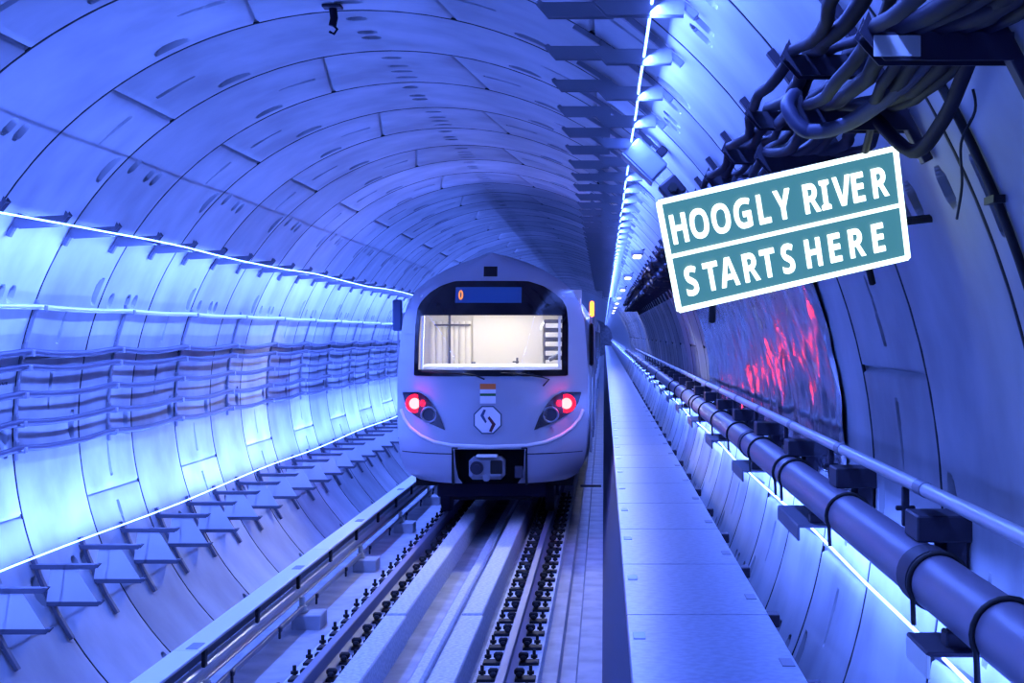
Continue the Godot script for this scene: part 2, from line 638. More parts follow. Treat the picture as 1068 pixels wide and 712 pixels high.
func walkway() -> void:
	var w := struct("floor_walkway", "raised walkway of smooth deck panels along the right wall")
	var deck := MB.new().box(Vector3(2.04, 1.335, -0.9), Vector3(0.76, 0.05, 1.79), 0.006).mesh()
	for k in 42:
		part("deck_panel", deck, M.deck, w, Vector3(0, 0, 2.6 - 1.8 * k))
	part("deck_far", MB.new().box(Vector3(2.04, 1.335, -133.0), Vector3(0.76, 0.05, 120.0), 0.004).mesh(), M.deck, w)
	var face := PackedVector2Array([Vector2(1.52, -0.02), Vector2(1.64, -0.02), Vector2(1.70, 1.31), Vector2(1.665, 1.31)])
	part("side_wall", MB.new().prism(face, Vector3(0, 0, 8.0), Vector3.RIGHT, Vector3.UP, Vector3.FORWARD, 180.0).mesh(), M.walkway_face_shaded, w)
	var mk := MB.new().box(Vector3.ZERO, Vector3(0.06, 0.006, 0.16), 0.002).mesh()
	for k in 16:
		part("marker_plate", mk, M.white_mark, w, Vector3(1.715, 1.362, -5.8 - 1.82 * k))
		part("marker_plate", mk, M.galvanised, w, Vector3(2.375, 1.362, -5.25 - 1.75 * k))
	var br := MB.new().box(Vector3(2.455, 1.295, 0), Vector3(0.085, 0.07, 0.13), 0.006).box(Vector3(2.30, 1.27, 0), Vector3(0.3, 0.08, 0.05), 0.004).mesh()
	for k in 28:
		part("support_bracket", br, M.dark_steel, w, Vector3(0, 0, -3.35 - 1.69 * k))


# ---------------------------------------------------------------- train
const HW := [[0.58, 1.02], [0.66, 1.17], [0.8, 1.25], [1.0, 1.29], [1.5, 1.32], [2.0, 1.32], [2.5, 1.29], [2.8, 1.26], [3.0, 1.21], [3.2, 1.10], [3.35, 0.93], [3.5, 0.69], [3.6, 0.47], [3.68, 0.22], [3.71, 0.03]]

func half_w(h: float) -> float:
	for i in HW.size() - 1:
		if h <= HW[i + 1][0]:
			return lerpf(HW[i][1], HW[i + 1][1], clampf((h - HW[i][0]) / (HW[i + 1][0] - HW[i][0]), 0, 1))
	return HW[-1][1]


func front_z(s: float, h: float) -> float:
	var z := 0.62 * pow(absf(s), 3.2)
	if h > 1.9:
		z += 0.42 * pow((h - 1.9) / 1.8, 1.5)
	if h < 1.1:
		z += 0.10 * pow((1.1 - h) / 0.5, 2.0)
	return -z


func fp(x: float, h: float, off := 0.0) -> Vector3:
	return Vector3(x, h, front_z(clampf(x / half_w(h), -1, 1), h) + off)


func curve_at(pts: Array, x: float) -> float:
	for i in pts.size() - 1:
		if x <= pts[i + 1][0]:
			var t := clampf((x - pts[i][0]) / (pts[i + 1][0] - pts[i][0]), 0, 1)
			return lerpf(pts[i][1], pts[i + 1][1], t)
	return pts[-1][1]


# a skin lying on the train front between two curves
func skin(x0: float, x1: float, lo: Array, hi: Array, off: float, nx := 16, ny := 8, m: MB = null, rim := 0.0) -> MB:
	if m == null:
		m = MB.new()
	var g := []
	for i in nx + 1:
		var x := lerpf(x0, x1, i / float(nx))
		var row := []
		var a := curve_at(lo, x)
		var b := curve_at(hi, x)
		for j in ny + 1:
			row.append(fp(x, lerpf(a, b, j / float(ny)), off))
		g.append(row)
	m.grid(g)
	if rim > 0.0:
		for e in [0, ny]:
			var q := []
			for i in nx + 1:
				q.append([g[i][e], g[i][e] - Vector3(0, 0, rim)])
			m.grid(q, e == ny)
		for e in [0, nx]:
			var q := []
			for j in ny + 1:
				q.append([g[e][j], g[e][j] - Vector3(0, 0, rim)])
			m.grid(q, e == 0)
	return m


func disc(c: Vector3, r: float, t: float, sides := 20) -> MB:
	return MB.new().tube([c - Vector3(0, 0, t), c], r, sides)


func ring(c: Vector3, r: float, w: float, sides := 24) -> MB:
	var p := []
	for i in sides + 1:
		var a := TAU * i / sides
		p.append(c + Vector3(cos(a) * r, sin(a) * r, 0))
	return MB.new().tube(p, w, 6, false)


func train() -> void:
	var t := thing("metro_train", "pale metro train with black windscreen surround and two red tail lamps", "train", Vector3(0.0, 0.26, -20.6))
	# ---- front shell
	var hs := [0.58, 0.62, 0.66, 0.72, 0.8, 0.9, 0.99, 1.05, 1.15, 1.3, 1.5, 1.7, 1.9, 2.0, 2.08, 2.3, 2.5, 2.7, 2.8, 2.90, 3.0, 3.1, 3.2, 3.28, 3.35, 3.43, 3.5, 3.55, 3.6, 3.64, 3.68, 3.70, 3.71]
	var ss := [-1.0, -0.97, -0.93, -0.88, -0.83, -0.77, -0.68, -0.58, -0.47, -0.365, -0.25, -0.12, 0.0, 0.12, 0.25, 0.365, 0.47, 0.58, 0.68, 0.77, 0.83, 0.88, 0.93, 0.97, 1.0]
	var m := MB.new()
	var P := func(s: float, h: float) -> Vector3: return Vector3(s * half_w(h), h, front_z(s, h))
	for i in ss.size() - 1:
		for j in hs.size() - 1:
			var sm: float = (ss[i] + ss[i + 1]) / 2.0
			var hm: float = (hs[j] + hs[j + 1]) / 2.0
			if hm > 2.08 and hm < 2.90 and absf(sm) < 0.77:
				continue
			if hm < 1.05 and absf(sm) < 0.365:
				continue
			var q := [P.call(ss[i], hs[j]), P.call(ss[i + 1], hs[j]), P.call(ss[i + 1], hs[j + 1]), P.call(ss[i], hs[j + 1])]
			var k := m.v.size()
			for c in 4:
				var s: float = ss[i + (1 if c == 1 or c == 2 else 0)]
				var h: float = hs[j + (1 if c >= 2 else 0)]
				var du: Vector3 = P.call(minf(s + 0.02, 1), h) - P.call(maxf(s - 0.02, -1), h)
				var dv: Vector3 = P.call(s, minf(h + 0.02, 3.71)) - P.call(s, maxf(h - 0.02, 0.58))
				m.v.append(q[c])
				m.n.append(du.cross(dv).normalized())
			m.ix.append_array([k, k + 2, k + 1, k, k + 3, k + 2])
	part("front_shell", m.mesh(), M.car_paint, t)
	# ---- car body behind it
	for car in 2:
		var g := []
		var z1 := -21.0 if car == 0 else -42.6
		for sd in [1.0, -1.0]:
			for j in hs.size():
				var h: float = hs[j] if sd > 0 else hs[hs.size() - 1 - j]
				var w := half_w(h)
				var z0 := front_z(1.0, h) if car == 0 else -21.6
				var gr := 0.05 * clampf((3.3 - h) / 1.0, 0, 1)
				var a0 := Vector3(sd * w, h, z0) if car == 0 else Vector3(sd * (w + gr), h, z0)
				g.append([a0, Vector3(sd * (w + gr), h, -2.2 if car == 0 else -22.5), Vector3(sd * (w + gr), h, z1)])
		var b := MB.new().grid(g, true)
		for zz in ([z1] if car == 0 else [-21.6, z1]):
			b.box(Vector3(0, 1.9, zz + (0.01 if zz == z1 else -0.01)), Vector3(2.3, 2.6, 0.02))
		part("car_body", b.mesh(), M.car_paint, t)
		part("underframe", MB.new().box(Vector3(0, 0.72, (-0.9 if car == 0 else -21.8) / 2 + z1 / 2), Vector3(2.2, 0.5, absf(z1 - (-0.9 if car == 0 else -21.8)) - 0.1)).mesh(), M.under_black, t)
		# side doors and windows (both sides)
		for sd in [1.0, -1.0]:
			for k in 4:
				var dz := -4.2 - 4.6 * k - (21.4 if car == 1 else 0.0)
				var d := part("door", MB.new().box(Vector3(sd * 1.365, 1.95, dz), Vector3(0.03, 1.95, 1.4), 0.01).mesh(), M.galvanised, t)
				part("pane", MB.new().box(Vector3(sd * 1.383, 2.25, dz - 0.35), Vector3(0.012, 0.8, 0.5), 0.004).mesh(), M.mask_black, d)
				part("pane", MB.new().box(Vector3(sd * 1.383, 2.25, dz + 0.35), Vector3(0.012, 0.8, 0.5), 0.004).mesh(), M.mask_black, d)
				if k < 3:
					part("side_window", MB.new().box(Vector3(sd * 1.352, 2.25, dz - 2.3), Vector3(0.03, 0.85, 2.2), 0.01).mesh(), M.mask_black, t)
	for sd in [1.0, -1.0]:
		var cd := part("cab_door", MB.new().box(Vector3(sd * 1.352, 1.9, -1.75), Vector3(0.03, 2.0, 0.7), 0.01).mesh(), M.car_paint, t)
		part("pane", MB.new().box(Vector3(sd * 1.368, 2.35, -1.75), Vector3(0.012, 0.75, 0.5), 0.004).mesh(), M.mask_black, cd)
		for q in [-1.32, -2.2]:
			part("grab_rail", MB.new().tube([Vector3(sd * 1.33, 1.2, q), Vector3(sd * 1.40, 1.24, q), Vector3(sd * 1.40, 2.7, q), Vector3(sd * 1.33, 2.74, q)], 0.014, 6).mesh(), M.chrome, t)
	# ---- black surround of the windscreen
	var hi := [[-1.05, 2.72], [-1.03, 2.95], [-0.97, 3.06], [-0.85, 3.17], [-0.7, 3.26], [-0.5, 3.32], [0.5, 3.32], [0.7, 3.26], [0.85, 3.17], [0.97, 3.06], [1.03, 2.95], [1.05, 2.72]]
	var lo := [[-1.09, 2.10], [-1.07, 2.05], [-1.02, 2.03], [1.02, 2.03], [1.07, 2.05], [1.09, 2.10]]
	var wl := -0.985
	var wr := 0.965
	var mk := skin(-1.05, wl, lo, hi, 0.015, 6, 10, null, 0.03)
	skin(wr, 1.05, lo, hi, 0.015, 6, 10, mk, 0.03)
	skin(wl, wr, [[-2, 2.85], [2, 2.85]], hi, 0.015, 30, 6, mk, 0.03)
	skin(wl, wr, lo, [[-2, 2.115], [2, 2.115]], 0.015, 24, 2, mk, 0.03)
	part("windscreen_surround", mk.mesh(), M.mask_black, t)
	part("windscreen", skin(wl, wr, [[-2, 2.11], [2, 2.11]], [[-2, 2.855], [2, 2.855]], 0.0, 20, 6).mesh(), M.window_glass, t)
	var fr := MB.new()
	for s in [[-0.955, -0.925], [0.915, 0.945]]:
		skin(s[0], s[1], [[-2, 2.12], [2, 2.12]], [[-2, 2.85], [2, 2.85]], -0.03, 2, 6, fr, 0.05)
	part("windscreen_post", fr.mesh(), M.cab_white, t)
	# destination display
	var dd := part("destination_display", skin(-0.48, 0.42, [[-2, 3.02], [2, 3.02]], [[-2, 3.235], [2, 3.235]], 0.022, 12, 2, null, 0.01).mesh(), M.display_glass, t)
	var zp := []
	for i in 21:
		var a := TAU * i / 20.0
		zp.append(fp(-0.405 + 0.022 * cos(a), 3.128 + 0.055 * sin(a), 0.03))
	part("digit", MB.new().tube(zp, 0.012, 6, false).mesh(), M.amber_digit, dd)
	part("roof_camera", skin(-0.10, 0.085, [[-2, 3.38], [2, 3.38]], [[-2, 3.52], [2, 3.52]], 0.02, 4, 3, null, 0.05).mesh(), M.mask_black, t)
	# ---- tail lamps
	for s in [-1.0, 1.0]:
		var h2 := [[-1.225, 1.80], [-0.97, 1.81], [-0.86, 1.75], [-0.76, 1.64], [-0.67, 1.49], [-0.60, 1.31]]
		var l2 := [[-1.225, 1.78], [-1.19, 1.66], [-1.12, 1.55], [-1.0, 1.47], [-0.84, 1.40], [-0.60, 1.305]]
		if s > 0:
			h2 = h2.map(func(q): return [-q[0], q[1]])
			h2.reverse()
			l2 = l2.map(func(q): return [-q[0], q[1]])
			l2.reverse()
		var x0 := -1.225 if s < 0 else 0.60
		var x1 := -0.60 if s < 0 else 1.225
		var hl := part("lamp_housing", skin(x0, x1, l2, h2, 0.02, 18, 6, null, 0.03).mesh(), M.lens_dark, t)
		var c := fp(1.03 * s, 1.655, 0.055)
		var tl := part("tail_lamp", disc(c, 0.125, 0.05).mesh(), M.tail_lens, hl)
		tag(tl, "glowing red tail lamp lens")
		part("lamp_core", disc(c + Vector3(0, 0, 0.012), 0.075, 0.02).mesh(), M.tail_core, hl)
		var d := fp(0.82 * s, 1.51, 0.045)
		part("headlamp", disc(d, 0.10, 0.05).mesh(), M.cab_dark, hl)
		part("lamp_bezel", ring(d + Vector3(0, 0, 0.005), 0.10, 0.016).mesh(), M.chrome, hl)
		var ol := OmniLight3D.new()
		ol.name = "tail_lamp_light"
		ol.light_color = Color(1.0, 0.06, 0.12)
		ol.light_energy = 0.12
		ol.light_size = 0.05
		ol.omni_range = 40.0
		ol.omni_attenuation = 2.0
		ol.shadow_enabled = true
		ol.position = c + Vector3(0, 0, 0.08)
		t.add_child(ol, true)
	# ---- bumper ridge, its highlight put into a paler colour; skirt groove
	var rid := []
	for p in [[-1.25, 1.56], [-1.2, 1.44], [-1.1, 1.32], [-0.95, 1.22], [-0.75, 1.14], [-0.5, 1.10], [0.0, 1.085], [0.5, 1.10], [0.75, 1.14], [0.95, 1.22], [1.1, 1.32], [1.2, 1.44], [1.25, 1.56]]:
		rid.append(fp(p[0], p[1], 0.004))
	part("bumper_ridge_highlit", MB.new().tube(rid, 0.026, 8).mesh(), M.cover_board, t)
	for s in [-1.0, 1.0]:
		var gr := []
		for i in 9:
			gr.append(fp(s * lerpf(0.48, 1.24, i / 8.0), 0.985, 0.0))
		part("skirt_groove", MB.new().tube(gr, 0.007, 5).mesh(), M.under_black, t)
	# ---- coupler bay
	var bay := MB.new()
	bay.quad(Vector3(-0.55, 0.3, -0.7), Vector3(0.55, 0.3, -0.7), Vector3(0.55, 1.1, -0.7), Vector3(-0.55, 1.1, -0.7))
	bay.box(Vector3(0, 1.075, -0.36), Vector3(1.0, 0.04, 0.68))
	bay.box(Vector3(-0.495, 0.82, -0.36), Vector3(0.03, 0.5, 0.66)).box(Vector3(0.495, 0.82, -0.36), Vector3(0.03, 0.5, 0.66))
	part("coupler_bay", bay.mesh(), M.under_black, t)
	var cb := part("coupler", MB.new().box(Vector3(-0.03, 0.80, -0.05), Vector3(0.48, 0.30, 0.32), 0.05).box(Vector3(-0.03, 0.8, -0.4), Vector3(0.2, 0.2, 0.6), 0.02).mesh(), M.galvanised, t)
	part("coupler_cone", MB.new().tube([Vector3(-0.16, 0.81, 0.10), Vector3(-0.16, 0.81, 0.13)], 0.09, 16).tube([Vector3(-0.16, 0.81, 0.12), Vector3(-0.16, 0.81, 0.18)], 0.05, 14).mesh(), M.dark_steel, cb)
	part("coupler_socket", MB.new().box(Vector3(0.10, 0.82, 0.105), Vector3(0.16, 0.18, 0.03), 0.01).mesh(), M.under_black, cb)
	part("electric_head", MB.new().box(Vector3(-0.03, 0.965, 0.02), Vector3(0.28, 0.035, 0.22), 0.008).mesh(), M.cab_white, cb)
	part("air_hose_boss", MB.new().tube([Vector3(-0.03, 0.68, 0.1), Vector3(-0.03, 0.68, 0.14)], 0.05, 12).mesh(), M.galvanised, cb)
	part("jumper_socket", MB.new().box(Vector3(0.39, 0.74, -0.08), Vector3(0.11, 0.16, 0.1), 0.01).mesh(), M.cab_dark, t)
	part("obstacle_deflector", MB.new().box(Vector3(0.0, 0.46, -0.5), Vector3(1.5, 0.20, 0.08), 0.02).mesh(), M.cable_sheath, t)
	# ---- bogies
	for bz in [-3.0, -17.6, -24.6, -39.2]:
		for az in [1.1, -1.1]:
			var ws := MB.new().tube([Vector3(-0.80, 0.43, bz + az), Vector3(0.80, 0.43, bz + az)], 0.08, 10)
			for s in [-1.0, 1.0]:
				ws.tube([Vector3(s * 0.69, 0.43, bz + az), Vector3(s * 0.82, 0.43, bz + az)], 0.425, 24)
			part("wheelset", ws.mesh(), M.dark_steel, t)
		part("bogie_frame", MB.new().box(Vector3(0, 0.55, bz), Vector3(1.9, 0.2, 3.2), 0.03).mesh(), M.under_black, t)
	part("shoe_arm", MB.new().beam(Vector3(1.2, 0.42, -1.4), Vector3(1.5, 0.42, -1.4), 0.05, 0.03).mesh(), M.dark_steel, t)
	# ---- wipers
	for w in [[[-0.93, 2.10], [-0.5, 2.075], [-0.2, 2.05], [-0.06, 1.99]], [[0.15, 2.07], [0.45, 2.06], [0.70, 2.02], [0.80, 1.985], [0.72, 1.90]]]:
		var q := []
		for p in w:
			q.append(fp(p[0], p[1], 0.05))
		part("wiper", MB.new().tube(q, 0.012, 6).mesh(), M.black_rubber, t)
	# ---- flag sticker and round emblem
	var fl := part("flag_sticker", skin(-0.125, 0.085, [[-2, 1.665], [2, 1.665]], [[-2, 1.765], [2, 1.765]], 0.012, 3, 1, null, 0.012).mesh(), M.emblem_white, t)
	for s in [[1.765, 1.80, "flag_green"], [1.80, 1.855, "emblem_white"], [1.855, 1.93, "saffron"]]:
		part("stripe", skin(-0.125, 0.085, [[-2, s[0]], [2, s[0]]], [[-2, s[1]], [2, s[1]]], 0.012, 3, 1, null, 0.012).mesh(), M[s[2]], fl)
	var ec := Vector2(-0.022, 1.445)
	var emb: MeshInstance3D
	for q in [[0.205, 0.012, "emblem_rim"], [0.185, 0.018, "emblem_white"]]:
		var poly := PackedVector2Array()
		for i in 8:
			var a := TAU * (i + 0.5) / 8.0
			poly.append(ec + Vector2(cos(a), sin(a)) * q[0])
		var o := MB.new().prism(poly, Vector3(0, 0, -0.02), Vector3.RIGHT, Vector3.UP, Vector3.BACK, 0.02 + q[1]).mesh()
		if emb == null:
			emb = part("emblem", o, M[q[2]], t)
			tag(emb, "octagonal white emblem with a blue and a maroon bent stroke")
		else:
			part("emblem_face", o, M[q[2]], emb)
	for q in [["emblem_blue", [[-0.045, 0.125], [-0.085, 0.05], [-0.025, -0.04], [-0.01, -0.02], [-0.045, 0.05], [-0.02, 0.115]]], ["emblem_maroon", [[0.02, 0.045], [0.095, -0.05], [0.045, -0.145], [0.015, -0.13], [0.05, -0.05], [0.0, 0.02]]]]:
		var poly := PackedVector2Array()
		for p in q[1]:
			poly.append(ec + Vector2(p[0], p[1]) * 1.15)
		part("emblem_stroke", MB.new().prism(poly, Vector3(0, 0, 0.01), Vector3.RIGHT, Vector3.UP, Vector3.BACK, 0.012).mesh(), M[q[0]], emb)
	# ---- marker lamp and mirror housing on the sides
	part("marker_lamp", MB.new().box(Vector3(1.37, 2.95, -1.0), Vector3(0.06, 0.22, 0.10), 0.02).mesh(), M.amber_lamp, t)
	part("mirror_housing", MB.new().box(Vector3(-1.36, 2.86, -0.95), Vector3(0.13, 0.44, 0.12), 0.02).mesh(), M.emblem_blue, t)
	part("mirror_housing", MB.new().box(Vector3(1.36, 2.45, -0.98), Vector3(0.06, 0.6, 0.1), 0.02).mesh(), M.mask_black, t)
	# ---- driver's cab
	var cab := MB.new()
	var bz := -2.1
	cab.box(Vector3(0, 2.2, bz), Vector3(2.42, 2.1, 0.04))
	cab.box(Vector3(0, 3.12, -1.35), Vector3(2.0, 0.03, 1.5))
	cab.box(Vector3(0, 1.2, -1.3), Vector3(2.4, 0.03, 1.6))
	for s in [-1.0, 1.0]:
		cab.box(Vector3(s * 1.19, 2.15, -1.5), Vector3(0.03, 1.9, 1.2))
	part("cab_lining", cab.mesh(), M.cab_cream, t)
	part("cab_desk", MB.new().box(Vector3(0, 2.12, -0.62), Vector3(1.92, 0.12, 0.42), 0.03).box(Vector3(0, 1.6, -0.85), Vector3(2.0, 0.9, 0.5), 0.03).mesh(), M.cab_white, t)
	part("cab_door_panel", MB.new().box(Vector3(0.12, 2.25, bz + 0.035), Vector3(1.05, 1.85, 0.03), 0.01).mesh(), M.cab_cream, t)
	var cu := MB.new()
	for k in 7:
		cu.tube([Vector3(-0.98 + 0.085 * k, 1.5, bz + 0.08 + 0.02 * (k % 2)), Vector3(-0.98 + 0.085 * k, 2.78, bz + 0.08 + 0.02 * (k % 2))], 0.05, 8)
	part("cab_curtain", cu.mesh(), M.cab_cream, t)
	part("cab_post", MB.new().box(Vector3(-0.73, 2.45, bz + 0.16), Vector3(0.035, 0.9, 0.03), 0.004).mesh(), M.cab_dark, t)
	part("curtain_rail", MB.new().tube([Vector3(-0.95, 2.73, bz + 0.17), Vector3(-0.42, 2.73, bz + 0.17)], 0.014, 6).mesh(), M.cab_dark, t)
	var lv := part("equipment_rack", MB.new().box(Vector3(0.86, 2.45, bz + 0.12), Vector3(0.40, 0.72, 0.12), 0.008).mesh(), M.cab_dark, t)
	for k in 5:
		part("rack_shelf", MB.new().box(Vector3(0.86, 2.18 + 0.135 * k, bz + 0.21), Vector3(0.36, 0.07, 0.07), 0.008).mesh(), M.cab_white, lv)
	part("desk_handle", MB.new().box(Vector3(0.33, 2.22, -0.78), Vector3(0.03, 0.1, 0.03), 0.005).box(Vector3(0.31, 2.21, -0.78), Vector3(0.09, 0.025, 0.03), 0.005).mesh(), M.cab_dark, t)
	part("desk_handle", MB.new().box(Vector3(-0.28, 2.19, -0.78), Vector3(0.06, 0.04, 0.04), 0.005).mesh(), M.cab_dark, t)
	part("desk_phone", MB.new().tube([Vector3(0.78, 2.24, -0.75), Vector3(0.9, 2.30, -0.72)], 0.03, 8).mesh(), M.cab_dark, t)
	part("cab_ceiling_lamp", MB.new().box(Vector3(0, 3.085, -1.35), Vector3(1.1, 0.03, 0.5), 0.005).mesh(), M.cab_lamp, t)
	area(t, "cab_light", Vector3(0, 3.05, -1.35), Vector3(0, -1, 0.25), Vector3(1, 0, 0), 1.1, 0.5, Color(1.0, 0.96, 0.91), 1.25)
	# added fill, hidden above the windscreen, to whiten the kerbs and lower walls
	part("added_forward_fill", MB.new().box(Vector3(0, 2.93, -0.80), Vector3(1.5, 0.10, 0.04), 0.01).mesh(), M.cab_lamp, t)
	area(t, "added_forward_fill_light", Vector3(0, 2.93, -0.775), Vector3(0, -0.25, 1), Vector3(1, 0, 0), 1.5, 0.10, Color(0.86, 0.90, 1.0), 15.0)


# ---------------------------------------------------------------- brackets
# horizontal channel arm that points along +x, root at the origin
func arm_mesh(l: float, hgt := 0.05, lip := 0.035, blade := false) -> ArrayMesh:
	var web := PackedVector2Array([Vector2(0.0, -hgt), Vector2(l - 0.03, -hgt * 0.45), Vector2(l, -hgt * 0.2), Vector2(l + 0.012, lip), Vector2(l - 0.004, lip), Vector2(l - 0.02, 0), Vector2(0.0, 0)])
	if blade:
		web = PackedVector2Array([Vector2(0.0, -hgt), Vector2(l - hgt * 0.9, -hgt), Vector2(l, 0), Vector2(l - 0.02, lip), Vector2(l - 0.035, 0), Vector2(0.0, 0)])
	var m := MB.new()
	m.prism(web, Vector3(0, 0, 0.03), Vector3.RIGHT, Vector3.UP, Vector3.BACK, 0.006)
	m.prism(web, Vector3(0, 0, -0.036), Vector3.RIGHT, Vector3.UP, Vector3.BACK, 0.006)
	m.box(Vector3(l / 2 - 0.005, -0.003, 0), Vector3(l - 0.01, 0.006, 0.06))
	return m.mesh()


# upright that follows the wall between two angles
func post_mesh(a0: float, a1: float, r := 2.765, w := 0.05, t := 0.03) -> ArrayMesh:
	var m := MB.new()
	var k := 4
	for i in k:
		var p := on_wall(lerpf(a0, a1, i / float(k)), r - t / 2) - Vector3(0, CY, 0)
		var q := on_wall(lerpf(a0, a1, (i + 1) / float(k)), r - t / 2) - Vector3(0, CY, 0)
		m.beam(p, q, w, t, Vector3(p.x, p.y, 0).normalized(), 0.003)
	return m.mesh()


func bracket_row(called: String, what: String, where: String, group: String, post: Mesh, arms: Array, zs: Array, material: Material, cat := "bracket", far_label := "", gusset: Mesh = null) -> void:
	for k in zs.size():
		var z: float = zs[k]
		var o := thing(called, "%s %s, %s from the camera" % [what, where, nth(k)] if k < 60 else far_label, cat, Vector3(0, CY, z), group)
		if post:
			part("post", post, material, o)
		if gusset:
			part("gusset_plate", gusset, M.zinc_plate, o)
		for a in arms:
			var p := part("arm", a[0], material, o, a[1])
			p.rotation.y = a[2]
			if a.size() > 3:
				p.rotation.z = a[3]


func wall_x(y: float) -> float:
	return sqrt(R * R - y * y)


func left_wall() -> void:
	# single arms above the upper light strip
	var zs := []
	for k in 44:
		zs.append(-10.13 + 2.1 - 1.05 * k)
	bracket_row("light_bracket", "blade-like bracket arm", "over upper left light strip", "arms over the upper left light strip", post_mesh(147.0, 150.5), [[arm_mesh(0.36, 0.07, 0.03, true), Vector3(-wall_x(1.475) + 0.01, 1.475, 0), 0.0, 0.05]], zs, M.dull_steel)
	# shelf brackets below the lower light strip
	zs = []
	for k in 34:
		zs.append(-11.1 + 2.06 - 1.03 * k)
	bracket_row("shelf_bracket", "two-armed shelf bracket", "below lower left light strip", "shelf brackets on the lower left wall", post_mesh(199.0, 213.0), [[arm_mesh(0.50, 0.034, 0.004, true), Vector3(-wall_x(-0.932) + 0.01, -0.955, 0), 0.0], [arm_mesh(0.40, 0.034, 0.004, true), Vector3(-wall_x(-1.222) + 0.01, -1.222, 0), 0.0]], zs, M.dull_steel, "bracket", "", MB.new().prism(PackedVector2Array([Vector2(-2.45, -0.985), Vector2(-2.27, -0.985), Vector2(-2.12, -1.222), Vector2(-2.485, -1.222)]), Vector3(0, 0, 0.026), Vector3.RIGHT, Vector3.UP, Vector3.BACK, 0.004).mesh())
	# cable hangers and six runs of conduit between the two strips
	zs = []
	for k in 26:
		zs.append(-9.1 - 2.1 * k)
	var hook := MB.new().box(Vector3(0.03, -0.028, 0), Vector3(0.09, 0.012, 0.05), 0.003).box(Vector3(0.072, -0.01, 0), Vector3(0.012, 0.045, 0.05), 0.003).box(Vector3(0.0, 0.01, 0), Vector3(0.03, 0.09, 0.05), 0.004).mesh()
	var ys := [0.905, 0.58, 0.47, 0.27, 0.06, -0.13]
	var arms := []
	for y in ys:
		arms.append([hook, Vector3(-wall_x(y) + 0.02, y, 0), 0.0])
	bracket_row("cable_hanger", "slim cable hanger", "on left wall", "cable hangers on the left wall", post_mesh(160.0, 184.5, 2.77, 0.04, 0.02), arms, zs, M.galvanised)
	var names := ["topmost", "second from top", "third from top", "fourth from top", "fifth from top", "lowest"]
	for i in ys.size():
		var rad: float = [0.02, 0.026, 0.024, 0.025, 0.026, 0.024][i]
		var y: float = ys[i]
		var p := []
		var z := 1.0
		var k := 0
		while z > -66.0:
			var ph := fposmod(-(z + 9.1), 2.1) / 2.1
			var sag: float = (0.012 if i == 0 else 0.035) * 4.0 * ph * (1.0 - ph)
			p.append(Vector3(-wall_x(y) + 0.034 + rng.randf_range(-0.004, 0.004), CY + y + 0.004 - sag, z))
			z -= 0.35
			k += 1
		tag(part(numbered("conduit") if i == 0 else numbered("wall_cable"), MB.new().tube(p, rad, 8).mesh(), M.handrail if i == 0 else M.cable_grey, self), "%s along the left wall, %s of six runs" % ["pale thin conduit" if i == 0 else "bluish grey sagging cable", names[i]], "conduit" if i == 0 else "cable", "" if i == 0 else "cables along the left wall")


func ceiling_brackets() -> void:
	var zs := []
	for k in 46:
		zs.append(-8.35 + 4.4 - 1.1 * k)
	bracket_row("ceiling_bracket", "two-armed ceiling bracket", "right of the crown", "ceiling brackets right of the crown", post_mesh(46.0, 60.0), [[arm_mesh(0.37, 0.068, 0.012, true), Vector3(wall_x(2.27) - 0.01, 2.27, 0), PI], [arm_mesh(0.37, 0.068, 0.012, true), Vector3(wall_x(2.05) - 0.01, 2.05, 0), PI]], zs, M.galvanised)


